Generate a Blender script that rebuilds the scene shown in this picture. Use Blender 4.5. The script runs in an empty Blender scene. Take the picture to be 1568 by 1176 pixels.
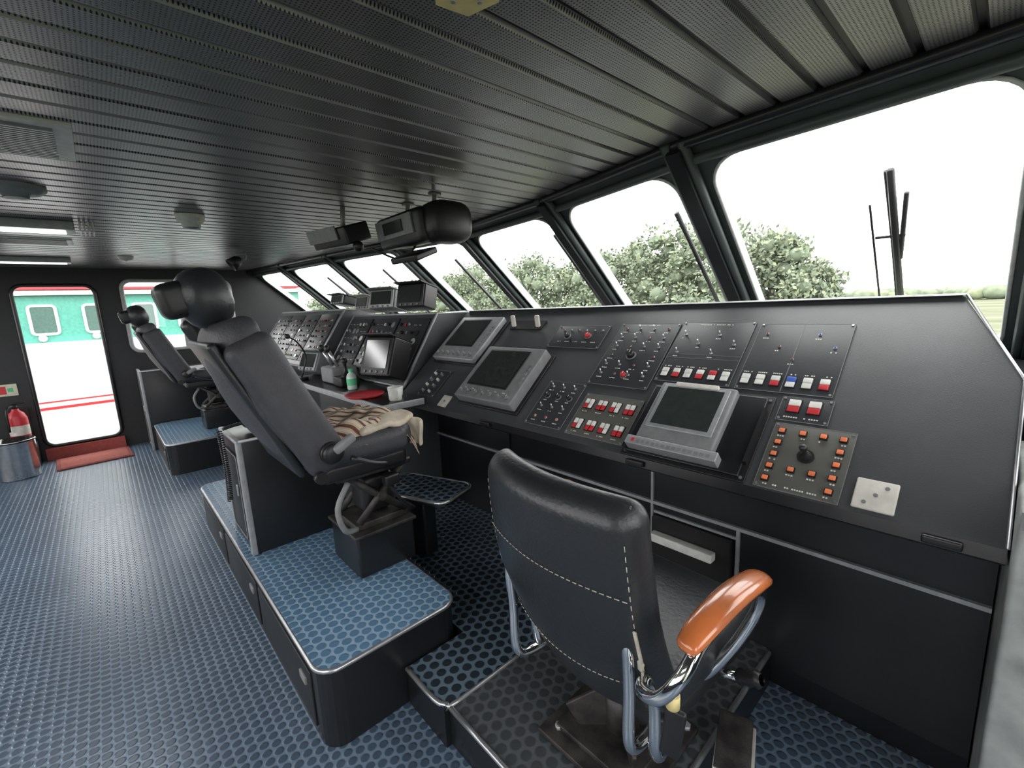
import bpy, bmesh, math, random
from mathutils import Vector, Matrix, noise
random.seed(7)
V=Vector
sc=bpy.context.scene
# ------------------------------------------------------------------ materials
MATS={}
def nodes_of(m):
    m.use_nodes=True
    nt=m.node_tree
    return nt, nt.nodes['Principled BSDF']
def mat(name,col,rough=.5,metal=0.,noise_amt=.12,nscale=30.,bump=0.,bscale=200.,spec=.5,coat=0.,emit=None,es=0.):
    if name in MATS: return MATS[name]
    m=bpy.data.materials.new(name); nt,p=nodes_of(m); N=nt.nodes; L=nt.links
    tc=N.new('ShaderNodeTexCoord'); ns=N.new('ShaderNodeTexNoise'); ns.inputs['Scale'].default_value=nscale; ns.inputs['Detail'].default_value=4
    L.new(tc.outputs['Object'],ns.inputs['Vector'])
    cr=N.new('ShaderNodeValToRGB')
    lo=[max(0,c*(1-noise_amt)) for c in col]; hi=[min(1,c*(1+noise_amt)) for c in col]
    cr.color_ramp.elements[0].color=(*lo,1); cr.color_ramp.elements[1].color=(*hi,1)
    cr.color_ramp.elements[0].position=.3; cr.color_ramp.elements[1].position=.7
    L.new(ns.outputs['Fac'],cr.inputs['Fac']); L.new(cr.outputs['Color'],p.inputs['Base Color'])
    p.inputs['Roughness'].default_value=rough; p.inputs['Metallic'].default_value=metal
    p.inputs['Specular IOR Level'].default_value=spec
    p.inputs['Coat Weight'].default_value=coat
    if bump>0:
        n2=N.new('ShaderNodeTexNoise'); n2.inputs['Scale'].default_value=bscale; n2.inputs['Detail'].default_value=3
        L.new(tc.outputs['Object'],n2.inputs['Vector'])
        b=N.new('ShaderNodeBump'); b.inputs['Strength'].default_value=bump; b.inputs['Distance'].default_value=.002
        L.new(n2.outputs['Fac'],b.inputs['Height']); L.new(b.outputs['Normal'],p.inputs['Normal'])
    if emit:
        p.inputs['Emission Color'].default_value=(*emit,1); p.inputs['Emission Strength'].default_value=es
    MATS[name]=m; return m
def dotmat(name,cA,cB,pitch,rad,rough,metal=0.,hexg=True,bump=.4,dist=.002,soft=.08,ring=None,spec=.5,inv=False,axes='xy',squash=1.0):
    """regular dot pattern (studded rubber / perforated sheet) in object space metres"""
    m=bpy.data.materials.new(name); nt,p=nodes_of(m); N=nt.nodes; L=nt.links
    tc=N.new('ShaderNodeTexCoord'); sp=N.new('ShaderNodeSeparateXYZ'); L.new(tc.outputs['Object'],sp.inputs[0])
    def M(op,a,b=None,c=None):
        n=N.new('ShaderNodeMath'); n.operation=op
        for i,x in enumerate((a,b,c)):
            if x is None: continue
            if isinstance(x,(int,float)): n.inputs[i].default_value=x
            else: L.new(x,n.inputs[i])
        return n.outputs[0]
    px=pitch; py=pitch*(math.sqrt(3) if hexg else 1)
    x=sp.outputs['X']; y=sp.outputs['Y']
    def cell(offx,offy):
        a=M('SUBTRACT',M('FRACT',M('ADD',M('DIVIDE',x,px),offx)),.5)
        b=M('MULTIPLY',M('SUBTRACT',M('FRACT',M('ADD',M('DIVIDE',y,py),offy)),.5),py/px)
        return M('SQRT',M('ADD',M('MULTIPLY',a,a),M('MULTIPLY',M('MULTIPLY',b,b),squash)))
    d=cell(0,0)
    if hexg: d=M('MINIMUM',d,cell(.5,.5))
    mr=N.new('ShaderNodeMapRange'); mr.interpolation_type='SMOOTHSTEP'
    L.new(d,mr.inputs['Value']); mr.inputs['From Min'].default_value=rad-soft; mr.inputs['From Max'].default_value=rad+soft
    ns=N.new('ShaderNodeTexNoise'); ns.inputs['Scale'].default_value=2.2; ns.inputs['Detail'].default_value=6; L.new(tc.outputs['Object'],ns.inputs['Vector'])
    mx=N.new('ShaderNodeMixRGB'); mx.inputs[1].default_value=(*cA,1); mx.inputs[2].default_value=(*cB,1)
    L.new(mr.outputs[0],mx.inputs[0])
    m2=N.new('ShaderNodeMixRGB'); m2.blend_type='MULTIPLY'; m2.inputs[0].default_value=.55
    cr=N.new('ShaderNodeValToRGB'); cr.color_ramp.elements[0].position=.3; cr.color_ramp.elements[0].color=(.6,.6,.6,1); cr.color_ramp.elements[1].position=.7; cr.color_ramp.elements[1].color=(1,1,1,1)
    L.new(ns.outputs['Fac'],cr.inputs['Fac']); L.new(mx.outputs[0],m2.inputs[1]); L.new(cr.outputs[0],m2.inputs[2])
    L.new(m2.outputs[0],p.inputs['Base Color'])
    p.inputs['Roughness'].default_value=rough; p.inputs['Metallic'].default_value=metal; p.inputs['Specular IOR Level'].default_value=spec
    b=N.new('ShaderNodeBump'); b.inputs['Strength'].default_value=bump; b.inputs['Distance'].default_value=dist; b.invert=not inv
    L.new(mr.outputs[0],b.inputs['Height']); L.new(b.outputs['Normal'],p.inputs['Normal'])
    MATS[name]=m; return m
BLK=mat('black_laminate',(.011,.012,.014),.30,bump=.05)
BLK2=mat('black_plastic',(.011,.011,.012),.42)
CON=mat('console_grey_paint',(.052,.056,.060),.36,bump=.25,bscale=500,nscale=6,noise_amt=.15,spec=.8)
PAN=mat('panel_plate_grey',(.034,.037,.041),.40,bump=.1,nscale=12,spec=.6)
OLV=mat('olive_metal_plate',(.15,.15,.135),.4,.4,nscale=8)
ALU=mat('aluminium_trim',(.55,.56,.57),.32,.85)
CHR=mat('chrome',(.9,.9,.9),.06,1.,noise_amt=.02)
WHT=mat('white_plastic',(.72,.72,.68),.4)
CRM=mat('cream_plastic',(.62,.6,.54),.45)
GRY=mat('grey_plastic',(.2,.205,.21),.45)
LGR=mat('light_grey_metal',(.36,.37,.38),.4,.3)
RED=mat('red_plastic',(.55,.03,.04),.4)
ORG=mat('orange_plastic',(.8,.2,.08),.4)
SCR=mat('dark_screen_glass',(.03,.036,.034),.15,spec=.6)
LEA=mat('black_leather',(.018,.02,.023),.38,bump=.5,bscale=90,nscale=4)
FAB=mat('dark_grey_upholstery',(.046,.047,.054),.55,bump=.9,bscale=130)
STI=mat('stitch_thread',(.45,.42,.36),.8)
WOD=mat('varnished_wood',(.42,.12,.035),.22,nscale=9,noise_amt=.35,coat=.5)
RUS=mat('worn_steel',(.05,.047,.045),.55,.5,noise_amt=.6,nscale=18,bump=.4)
FRM=mat('window_frame_paint',(.07,.085,.085),.42,nscale=8)
SEAL=mat('window_seal_white',(.6,.62,.6),.5)
YEL=mat('yellow_plastic',(.75,.62,.28),.5)
RUG=mat('red_mat',(.22,.05,.045),.9,bump=1,bscale=300)
STL=mat('stainless_steel',(.6,.6,.6),.22,1.)
MRB=mat('grey_marbled_laminate',(.30,.32,.31),.40,nscale=14,noise_amt=.3)
CLO=mat('cream_towel',(.55,.48,.38),.9,bump=.6,nscale=20)
GRN=mat('green_plastic',(.1,.5,.25),.3)
BOT=mat('clear_bottle_plastic',(.55,.65,.6),.15)
WALLM=mat('wall_dark_panel',(.017,.018,.02),.5)
BGR=mat('beige_device',(.6,.6,.57),.45)
def stripes():
    m=bpy.data.materials.new('striped_garment'); nt,p=nodes_of(m); N=nt.nodes; L=nt.links
    tc=N.new('ShaderNodeTexCoord'); mp=N.new('ShaderNodeMapping'); mp.inputs['Rotation'].default_value=(0,0,.6); L.new(tc.outputs['Object'],mp.inputs[0])
    w=N.new('ShaderNodeTexWave'); w.inputs['Scale'].default_value=12; w.inputs['Distortion'].default_value=2.5; w.inputs['Detail'].default_value=1; L.new(mp.outputs[0],w.inputs[0])
    cr=N.new('ShaderNodeValToRGB'); e=cr.color_ramp.elements; e[0].position=0; e[0].color=(.10,.045,.03,1); e[1].position=1; e[1].color=(.52,.44,.34,1)
    for pos,c in((.22,(.16,.07,.04,1)),(.30,(.5,.42,.33,1)),(.62,(.42,.33,.25,1)),(.66,(.3,.12,.07,1)),(.74,(.55,.47,.38,1))):
        q=e.new(pos); q.color=c
    L.new(w.outputs[0],cr.inputs[0]); L.new(cr.outputs[0],p.inputs['Base Color']); p.inputs['Roughness'].default_value=.9
    MATS['striped_garment']=m; return m
CLS=stripes()
MATB=dotmat('blue_studded_rubber',(.065,.10,.15),(.17,.235,.32),.038,.38,.29,bump=.7,dist=.003,soft=.08,spec=.65)
MATD=dotmat('dark_hex_rubber',(.02,.03,.042),(.12,.175,.23),.046,.37,.36,bump=.8,dist=.003,soft=.05)
MATP=dotmat('platform_rubber',(.10,.195,.31),(.25,.385,.52),.042,.40,.34,bump=.7,dist=.003,soft=.05)
MATG=dotmat('grey_worn_rubber',(.045,.05,.055),(.09,.10,.11),.044,.38,.45,bump=.5,dist=.002)
CEIL=dotmat('perforated_ceiling_sheet',(.015,.015,.016),(.25,.25,.255),.0085,.25,.31,.6,hexg=False,bump=.3,dist=.001,soft=.06,inv=True)
# glass
def glassmat():
    m=bpy.data.materials.new('window_glass'); m.use_nodes=True; nt=m.node_tree; N=nt.nodes; L=nt.links; N.remove(N['Principled BSDF'])
    o=N['Material Output']; t=N.new('ShaderNodeBsdfTransparent'); t.inputs[0].default_value=(.96,.98,.97,1)
    g=N.new('ShaderNodeBsdfGlossy'); g.inputs['Roughness'].default_value=.02
    mx=N.new('ShaderNodeMixShader'); mx.inputs[0].default_value=.035
    L.new(t.outputs[0],mx.inputs[1]); L.new(g.outputs[0],mx.inputs[2]); L.new(mx.outputs[0],o.inputs[0]); return m
GLS=glassmat()
# ------------------------------------------------------------------ mesh builder
class B:
    def __init__(s,name): s.name=name; s.bm=bmesh.new(); s.ms=[]; s.M=Matrix.Identity(4)
    def mi(s,m):
        if m not in s.ms: s.ms.append(m)
        return s.ms.index(m)
    def add(s,verts,faces,m,smooth=False):
        k=s.mi(m); vs=[s.bm.verts.new(s.M@V(v)) for v in verts]
        for f in faces:
            try:
                fc=s.bm.faces.new([vs[i] for i in f]); fc.material_index=k; fc.smooth=smooth
            except Exception: pass
        return vs
    def lattice(s,xs,ys,zs,fn,m,smooth=True):
        idx={}; verts=[]; faces=[]
        nx,ny,nz=len(xs),len(ys),len(zs)
        def g(i,j,k):
            q=(i,j,k)
            if q not in idx: idx[q]=len(verts); verts.append(fn(V((xs[i],ys[j],zs[k]))))
            return idx[q]
        for i in range(nx-1):
            for j in range(ny-1):
                faces.append([g(i,j,0),g(i,j+1,0),g(i+1,j+1,0),g(i+1,j,0)])
                faces.append([g(i,j,nz-1),g(i+1,j,nz-1),g(i+1,j+1,nz-1),g(i,j+1,nz-1)])
        for i in range(nx-1):
            for k in range(nz-1):
                faces.append([g(i,0,k),g(i+1,0,k),g(i+1,0,k+1),g(i,0,k+1)])
                faces.append([g(i,ny-1,k),g(i,ny-1,k+1),g(i+1,ny-1,k+1),g(i+1,ny-1,k)])
        for j in range(ny-1):
            for k in range(nz-1):
                faces.append([g(0,j,k),g(0,j,k+1),g(0,j+1,k+1),g(0,j+1,k)])
                faces.append([g(nx-1,j,k),g(nx-1,j+1,k),g(nx-1,j+1,k+1),g(nx-1,j,k+1)])
        s.add(verts,faces,m,smooth)
    def rbox(s,size,r,loc,m,rot=(0,0,0),n=2,seg=3,deform=None):
        h=[x/2 for x in size]; r=min(r,min(h)*.999)
        def coords(hh):
            inner=hh-r; out=[-hh+r*i/seg for i in range(seg)]
            mid=[-inner+2*inner*i/n for i in range(n+1)]
            return out+mid+[-x for x in reversed(out)]
        xs,ys,zs=coords(h[0]),coords(h[1]),coords(h[2])
        R=Matrix.Translation(V(loc))@(Matrix.Rotation(rot[2],4,'Z')@Matrix.Rotation(rot[1],4,'Y')@Matrix.Rotation(rot[0],4,'X'))
        inn=[a-r for a in h]
        def fn(p):
            q=V([max(-inn[i],min(inn[i],p[i])) for i in range(3)]); d=p-q
            if d.length>1e-9: p=q+d.normalized()*r
            if deform: p=deform(p)
            return R@p
        s.lattice(xs,ys,zs,fn,m)
    def box(s,c,size,m,rot=(0,0,0),bev=0):
        if bev>0: s.rbox(size,bev,c,m,rot,n=1,seg=2); return
        R=Matrix.Translation(V(c))@(Matrix.Rotation(rot[2],4,'Z')@Matrix.Rotation(rot[1],4,'Y')@Matrix.Rotation(rot[0],4,'X'))
        h=[x/2 for x in size]
        vs=[R@V((sx*h[0],sy*h[1],sz*h[2])) for sx in(-1,1) for sy in(-1,1) for sz in(-1,1)]
        s.add(vs,[(0,1,3,2),(4,6,7,5),(0,4,5,1),(2,3,7,6),(0,2,6,4),(1,5,7,3)],m)
    def bb(s,x0,x1,y0,y1,z0,z1,m,bev=0):
        s.box(((x0+x1)/2,(y0+y1)/2,(z0+z1)/2),(abs(x1-x0),abs(y1-y0),abs(z1-z0)),m,bev=bev)
    def cyl(s,p0,p1,r0,m,r1=None,seg=16,cap=True,smooth=True):
        p0,p1=V(p0),V(p1); r1=r0 if r1 is None else r1
        d=(p1-p0).normalized(); a=d.orthogonal().normalized(); b=d.cross(a)
        vs=[]; 
        for p,r in((p0,r0),(p1,r1)):
            for i in range(seg):
                t=2*math.pi*i/seg; vs.append(p+a*math.cos(t)*r+b*math.sin(t)*r)
        fs=[(i,(i+1)%seg,seg+(i+1)%seg,seg+i) for i in range(seg)]
        s.add(vs,fs,m,smooth)
        if cap:
            s.add(vs[:seg],[tuple(range(seg-1,-1,-1))],m); s.add(vs[seg:],[tuple(range(seg))],m)
    def lathe(s,prof,c,m,axis=(0,0,1),seg=24):
        ax=V(axis).normalized(); a=ax.orthogonal().normalized(); b=ax.cross(a); c=V(c); vs=[]
        for r,h in prof:
            for i in range(seg):
                t=2*math.pi*i/seg; vs.append(c+ax*h+(a*math.cos(t)+b*math.sin(t))*max(r,1e-4))
        fs=[]
        for j in range(len(prof)-1):
            for i in range(seg): fs.append((j*seg+i,j*seg+(i+1)%seg,(j+1)*seg+(i+1)%seg,(j+1)*seg+i))
        s.add(vs,fs,m,True)
    def tube(s,pts,r,m,seg=10,smoothn=4,flat=1.0,cap=True,rf=None):
        pts=[V(p) for p in pts]
        if smoothn>1 and len(pts)>2:
            P=[pts[0]*2-pts[1]]+pts+[pts[-1]*2-pts[-2]]; o=[]
            for i in range(1,len(P)-2):
                for k in range(smoothn):
                    t=k/smoothn; p0,p1,p2,p3=P[i-1:i+3]
                    o.append(.5*((2*p1)+(p2-p0)*t+(2*p0-5*p1+4*p2-p3)*t*t+(3*p1-p0-3*p2+p3)*t**3))
            o.append(pts[-1]); pts=o
        vs=[]; a=None; n=len(pts)
        for i,p in enumerate(pts):
            d=(pts[min(i+1,n-1)]-pts[max(i-1,0)]).normalized()
            if a is None:
                a=d.cross(V((0,0,1))); 
                if a.length<.1: a=d.cross(V((1,0,0)))
                a.normalize()
            else: a=(a-d*a.dot(d)).normalized()
            b=a.cross(d); rr=r*(rf(i/(n-1)) if rf else 1)
            for k in range(seg):
                t=2*math.pi*k/seg; vs.append(p+a*math.cos(t)*rr+b*math.sin(t)*rr*flat)
        fs=[(i*seg+k,i*seg+(k+1)%seg,(i+1)*seg+(k+1)%seg,(i+1)*seg+k) for i in range(n-1) for k in range(seg)]
        if cap: fs+= [tuple(range(seg-1,-1,-1)),tuple(range((n-1)*seg,n*seg))]
        s.add(vs,fs,m,True)
    def ell(s,c,r,m,rot=(0,0,0),nu=20,nv=12,pw=1.):
        R=Matrix.Translation(V(c))@(Matrix.Rotation(rot[2],4,'Z')@Matrix.Rotation(rot[1],4,'Y')@Matrix.Rotation(rot[0],4,'X'))
        vs=[];sg=lambda x:math.copysign(abs(x)**pw,x)
        for j in range(nv+1):
            ph=-math.pi/2+math.pi*j/nv
            for i in range(nu):
                t=2*math.pi*i/nu
                vs.append(R@V((r[0]*sg(math.cos(ph))*sg(math.cos(t)),r[1]*sg(math.cos(ph))*sg(math.sin(t)),r[2]*sg(math.sin(ph)))))
        fs=[(j*nu+i,j*nu+(i+1)%nu,(j+1)*nu+(i+1)%nu,(j+1)*nu+i) for j in range(nv) for i in range(nu)]
        s.add(vs,fs,m,True)
    def prism(s,poly,z0,z1,m,mtop=None,axis='z'):
        n=len(poly)
        def P(a,b,c): return (a,b,c) if axis=='z' else (c,a,b)
        vs=[P(a,b,z0) for a,b in poly]+[P(a,b,z1) for a,b in poly]
        s.add(vs,[(i,(i+1)%n,n+(i+1)%n,n+i) for i in range(n)]+[tuple(range(n-1,-1,-1))],m)
        s.add(vs[n:],[tuple(range(n))],mtop or m)
    def done(s,fix=True):
        bm=s.bm
        if fix:
            bmesh.ops.remove_doubles(bm,verts=bm.verts,dist=1e-5)
            bmesh.ops.recalc_face_normals(bm,faces=bm.faces)
        me=bpy.data.meshes.new(s.name); bm.to_mesh(me); bm.free()
        for m in s.ms: me.materials.append(m)
        o=bpy.data.objects.new(s.name,me); sc.collection.objects.link(o); return o
def rrect(x0,x1,y0,y1,r,n=6):
    out=[]
    for cx,cy,a0 in((x1-r,y0+r,-90),(x1-r,y1-r,0),(x0+r,y1-r,90),(x0+r,y0+r,180)):
        for i in range(n+1):
            a=math.radians(a0+90*i/n); out.append((cx+r*math.cos(a),cy+r*math.sin(a)))
    return out
def opening_panel(b,O,U,W,w,h,ox0,ox1,oy0,oy1,r,th,m,mrim,n=6):
    """wall sheet w x h at O along U,W with rounded opening; thickness along normal"""
    O=V(O);U=V(U).normalized();W=V(W).normalized();Nn=U.cross(W).normalized()
    inn=rrect(ox0,ox1,oy0,oy1,r,n); cor=[(w,0),(w,h),(0,h),(0,0)]; k=n+1
    out=[cor[i//k] for i in range(len(inn))]
    P=lambda q,o:O+U*q[0]+W*q[1]+Nn*o
    L=len(inn)
    for o in(0,th):
        for i in range(L):
            j=(i+1)%L
            if out[i]==out[j]: b.add([P(inn[i],o),P(inn[j],o),P(out[i],o)],[(0,1,2)],m)
            else: b.add([P(inn[i],o),P(inn[j],o),P(out[j],o),P(out[i],o)],[(0,1,2,3)],m)
    for i in range(L):
        j=(i+1)%L; b.add([P(inn[i],0),P(inn[j],0),P(inn[j],th),P(inn[i],th)],[(0,1,2,3)],mrim)
    for i in range(4):
        j=(i+1)%4; b.add([P(cor[i],0),P(cor[j],0),P(cor[j],th),P(cor[i],th)],[(0,1,2,3)],m)
# ------------------------------------------------------------------ room
CH=2.035
PL=[(1.15,1.53),(.08,1.70),(-.95,1.80),(-1.885,2.03),(-2.93,2.17),(-3.77,2.04),(-4.87,1.87),(-5.97,1.72),(-6.85,1.58)]
RK=.885   # drop per metre forward
SILL=1.12
DY=(CH-SILL)/RK
def ytop(x):
    for (x0,y0),(x1,y1) in zip(PL,PL[1:]):
        if x1<=x<=x0: return y0+(y1-y0)*(x-x0)/(x1-x0)
    return PL[0][1] if x>0 else PL[-1][1]
YA=-2.6; XL=-6.85; XR=1.15
b=B('floor'); b.add([(XL-.1,YA,0),(XR+.1,YA,0),(XR+.1,3.3,0),(XL-.1,3.3,0)],[(0,1,2,3)],MATB)
b.add([(XL-.1,YA,-.1),(XR+.1,YA,-.1),(XR+.1,3.3,-.1),(XL-.1,3.3,-.1)],[(3,2,1,0)],BLK); b.done()
# ceiling : slats
b=B('ceiling'); pitch=.115; x=XR
GRV=mat('groove_black',(.01,.01,.01),.5)
while x>XL:
    x0=x-pitch+.014; x1=x; xm=(x0+x1)/2
    ya,yb=ytop(max(x0,XL)),ytop(x1); z=CH; e=.006
    vs=[(x0,YA,z+.012),(x0+e,YA,z),(x1-e,YA,z),(x1,YA,z+.012),(x0,ya,z+.012),(x0+e,ya,z),(x1-e,yb,z),(x1,yb,z+.012)]
    b.add(vs,[(0,1,5,4),(1,2,6,5),(2,3,7,6)],CEIL)
    x-=pitch
b.add([(XL,YA,CH+.012),(XR,YA,CH+.012)]+[(p[0],p[1],CH+.012) for p in PL],[tuple(range(2+len(PL)))],GRV)
b.add([(XL,YA,CH+.1),(XR,YA,CH+.1)]+[(p[0],p[1]+.06,CH+.1) for p in PL],[tuple(range(2+len(PL)))],GRV)
b.done(fix=False)
# front windows
for i,((x0,y0),(x1,y1)) in enumerate(zip(PL,PL[1:])):
    b=B('window_%d'%(i+1))
    A=V((x0,y0,CH)); C=V((x1,y1,CH)); D=V((0,DY,SILL-CH)); w=(C-A).length; h=D.length
    ms=.085; U=(C-A)
    n=7; rx=.13/w; ry=.13/h; inn=[]
    for cx_,cy_,a0 in((1-ms/w-rx,.075+ry,-90),(1-ms/w-rx,.97-ry,0),(ms/w+rx,.97-ry,90),(ms/w+rx,.075+ry,180)):
        for k in range(n+1):
            a=math.radians(a0+90*k/n); inn.append((cx_+rx*math.cos(a),cy_+ry*math.sin(a)))
    cor=[(1,0),(1,1),(0,1),(0,0)]; N_=U.cross(D).normalized()
    if N_.y<0: N_=-N_
    P=lambda q,o:A+U*q[0]+D*q[1]+N_*o
    L_=len(inn)
    for o,mm in((0,FRM),(.05,FRM)):
        for k in range(L_):
            j=(k+1)%L_; ck,cj=cor[k//(n+1)],cor[j//(n+1)]
            if ck==cj: b.add([P(inn[k],o),P(inn[j],o),P(ck,o)],[(0,1,2)],mm)
            else: b.add([P(inn[k],o),P(inn[j],o),P(cj,o),P(ck,o)],[(0,1,2,3)],mm)
    for k in range(L_):
        j=(k+1)%L_; b.add([P(inn[k],0),P(inn[j],0),P(inn[j],.05),P(inn[k],.05)],[(0,1,2,3)],SEAL)
    b.tube([P(q,-.004) for q in inn]+[P(inn[0],-.004)],.007,SEAL,seg=6,smoothn=1,cap=False)
    b.add([P(q,.03) for q in inn],[tuple(range(L_))],GLS)
    b.done()
    b=B('wall_front' if i==0 else 'wall_front.%03d'%i)
    E=A+D; F=C+D
    b.add([E,F,(F.x,F.y,0),(E.x,E.y,0)],[(0,1,2,3)],WALLM)
    b.add([E+V((0,.06,0)),F+V((0,.06,0)),(F.x,F.y+.06,0),(E.x,E.y+.06,0)],[(0,1,2,3)],WALLM); b.done()
# mullion beams + header trim
for i,(x,y) in enumerate(PL[1:-1]):
    b=B('trim_%d'%(i+1)); A=V((x,y-.01,CH-.005)); E=A+V((0,DY,SILL-CH))
    for dx,r in((-.035,.022),(.035,.022)):
        b.tube([A+V((dx,-.03,0)),E+V((dx,-.03,0))],r,FRM,seg=8,smoothn=1)
    d=(E-A).normalized(); nn=V((0,-d.z,d.y)); nn= nn if nn.y<0 else -nn
    hw=.028
    b.add([A+V((-hw,0,0)),A+V((hw,0,0)),E+V((hw,0,0)),E+V((-hw,0,0)),A+V((-hw,0,0))+nn*.06,A+V((hw,0,0))+nn*.06,E+V((hw,0,0))+nn*.06,E+V((-hw,0,0))+nn*.06],
      [(0,1,2,3),(4,5,6,7),(0,4,7,3),(1,5,6,2),(0,1,5,4),(3,2,6,7)],BLK)
    b.done()
b=B('trim_header'); 
b.tube([(p[0],p[1]-.02,CH-.012) for p in PL],.024,BLK,seg=8,smoothn=1)
b.tube([(p[0],p[1]+.045,CH-.065) for p in PL],.02,FRM,seg=8,smoothn=1); b.done()
# left wall
U=V((0,1,0)); W=V((0,0,1))
b=B('wall_left')
b.bb(XL-.06,XL,YA,-.75,0,CH+.1,WALLM)
opening_panel(b,(XL-.06,-.75,0),U,W,.91,CH+.1,.14,.77,.15,1.85,.09,.06,WALLM,SEAL)
opening_panel(b,(XL-.06,.16,0),U,W,1.42,CH+.1,.09,1.16,1.09,1.90,.09,.06,WALLM,SEAL)
b.add([(XL,1.58,CH+.1),(XL,1.58,0),(XL,1.58+DY+.1,0),(XL,1.58+DY+.1,SILL-.05)],[(0,1,2,3)],WALLM)
b.done()
b=B('window_9'); pts=rrect(.25,1.32,1.09,1.90,.09)
b.tube([(XL+.012,p[0],p[1]) for p in pts+[pts[0]]],.022,mat('frame_light_grey',(.35,.36,.36),.45),seg=8,smoothn=1,cap=False)
b.bb(XL-.0,XL+.03,.76,.80,1.1,1.89,LGR)
b.add([(XL-.03,p[0],p[1]) for p in pts],[tuple(range(len(pts)))],GLS); b.done()
b=B('door_1'); pts=rrect(-.61,.02,.15,1.85,.09)
b.tube([(XL+.022,p[0],p[1]) for p in pts+[pts[0]]],.018,BLK,seg=8,smoothn=1,cap=False)
b.bb(XL+.002,XL+.06,-.62,.03,.0,.13,mat('red_sill',(.35,.07,.06),.6))
b.done()
b=B('wall_right'); b.bb(XR,XR+.06,YA,-.9,0,CH+.1,WALLM)
opening_panel(b,(XR,-.9,0),U,W,1.0,CH+.1,.2,.85,.15,1.85,.09,.06,WALLM,SEAL)
opening_panel(b,(XR,.1,0),U,W,1.45,CH+.1,.12,1.2,1.09,1.90,.09,.06,WALLM,SEAL)
b.add([(XR,1.55,CH+.1),(XR,1.55,0),(XR,1.55+DY+.1,0),(XR,1.55+DY+.1,SILL-.05)],[(0,1,2,3)],WALLM); b.done()
b=B('wall_aft')
nW=4; ww=(XR-XL)/nW
for k in range(nW):
    opening_panel(b,(XL+k*ww,YA,0),(1,0,0),W,ww,CH+.1,.12,ww-.12,.95,1.95,.09,.06,WALLM,SEAL)  # unseen window openings, added to let daylight in from behind
b.done()
# ------------------------------------------------------------------ main console
a0=V((0,1.35,.876)); b0=V((0,1.95,1.396)); dd=(b0-a0).normalized(); nn=V((0,-dd.z,dd.y)).normalized()
def CP(x,s,h=0.): return a0+V((x,0,0))+dd*s+nn*h
ang=math.atan2(dd.z,dd.y)
def pbox(b,x0,x1,s0,s1,h0,h1,m,bev=0):
    c=CP((x0+x1)/2,(s0+s1)/2,(h0+h1)/2); b.box(c,(abs(x1-x0),abs(s1-s0),abs(h1-h0)),m,rot=(ang,0,0),bev=bev)
def pcyl(b,x,s,h0,h1,r,m,r1=None,seg=14): b.cyl(CP(x,s,h0),CP(x,s,h1),r,m,r1,seg)
b=B('main_console')
prof=[(1.35,.876),(1.95,1.396),(1.97,1.405),(2.08,1.405),(2.08,0),(1.66,0),(1.64,.10),(1.64,.79),(1.37,.83),(1.345,.845)]
b.prism(prof,-2.6,.05,CON,axis='x')
bm=b.bm
bmesh.ops.remove_doubles(bm,verts=bm.verts,dist=1e-5); bmesh.ops.recalc_face_normals(bm,faces=bm.faces)
cutn=V((.24,.137,0)).normalized()
r_=bmesh.ops.bisect_plane(bm,geom=bm.verts[:]+bm.edges[:]+bm.faces[:],plane_co=V((.047,1.71,0)),plane_no=cutn,clear_outer=True)
bmesh.ops.contextual_create(bm,geom=[e for e in r_['geom_cut'] if isinstance(e,bmesh.types.BMEdge)])
k=b.mi(BLK)
for f in bm.faces:
    c=f.calc_center_median()
    if c.z<.87: f.material_index=k
b.bb(-2.6,-.09,1.935,1.975,1.404,1.409,ALU)
b.tube([(-.09,1.95,1.408),(.047,1.71,1.19),(.05,1.35,.878)],.004,ALU,seg=6,smoothn=1)
b.bb(-2.6,.05,1.625,1.641,.575,.588,LGR)
b.bb(-.952,-.942,1.628,1.641,.15,.79,LGR); b.bb(-.60,-.588,1.628,1.641,.15,.58,LGR); b.bb(-.94,-.6,1.630,1.641,.535,.545,LGR)
b.bb(-.93,-.61,1.60,1.64,.16,.53,BLK2)
b.bb(-.92,-.66,1.56,1.60,.44,.475,WHT,bev=.005)
b.bb(-1.86,-1.85,1.63,1.641,.15,.79,BLK2)
for x in(-.05,-.85,-1.7): b.rbox((.07,.012,.02),.005,(x,1.338,.86),BLK2,n=1)
b.done()
b=B('window_shelf')
b.add([(x,y,SILL+.02) for x,y in [(XR,1.95)]+[(p[0],p[1]+DY-.01) for p in PL]+[(XL,1.95)]],[tuple(range(len(PL)+2))],BLK); b.done(fix=False)
# ---- panel parts
def plate(b,x0,x1,s0,s1,m=PAN,h=.006,frame=True):
    pbox(b,x0,x1,s0,s1,.0005,h,m,bev=.002)
    if frame:
        for xa in(x0+.008,x1-.008):
            for sa in(s0+.008,s1-.008): pcyl(b,xa,sa,h,h+.003,.004,ALU,seg=8)
        e=.0015
        for (xa,xb,sa,sb) in((x0,x1,s0,s0+e),(x0,x1,s1-e,s1),(x0,x0+e,s0,s1),(x1-e,x1,s0,s1)): pbox(b,xa,xb,sa,sb,h-.001,h+.0006,GRY)
def label(b,x,s,w=.03,h=.006,m=WHT):
    nseg=max(2,int(w/.006))
    for i in range(nseg):
        if random.random()<.8: pbox(b,x-w/2+w*i/nseg,x-w/2+w*(i+.65)/nseg,s-.0022,s+.0022,h,h+.0006,m)
def rocker(b,x,s,w=.022,l=.036,h=.006,top=WHT,bot=RED):
    pbox(b,x-w/2-.003,x+w/2+.003,s-l/2-.003,s+l/2+.003,h,h+.003,BLK2)
    pbox(b,x-w/2,x+w/2,s,s+l/2,h,h+.009,top,bev=.002); pbox(b,x-w/2,x+w/2,s-l/2,s,h,h+.007,bot,bev=.002)
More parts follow.
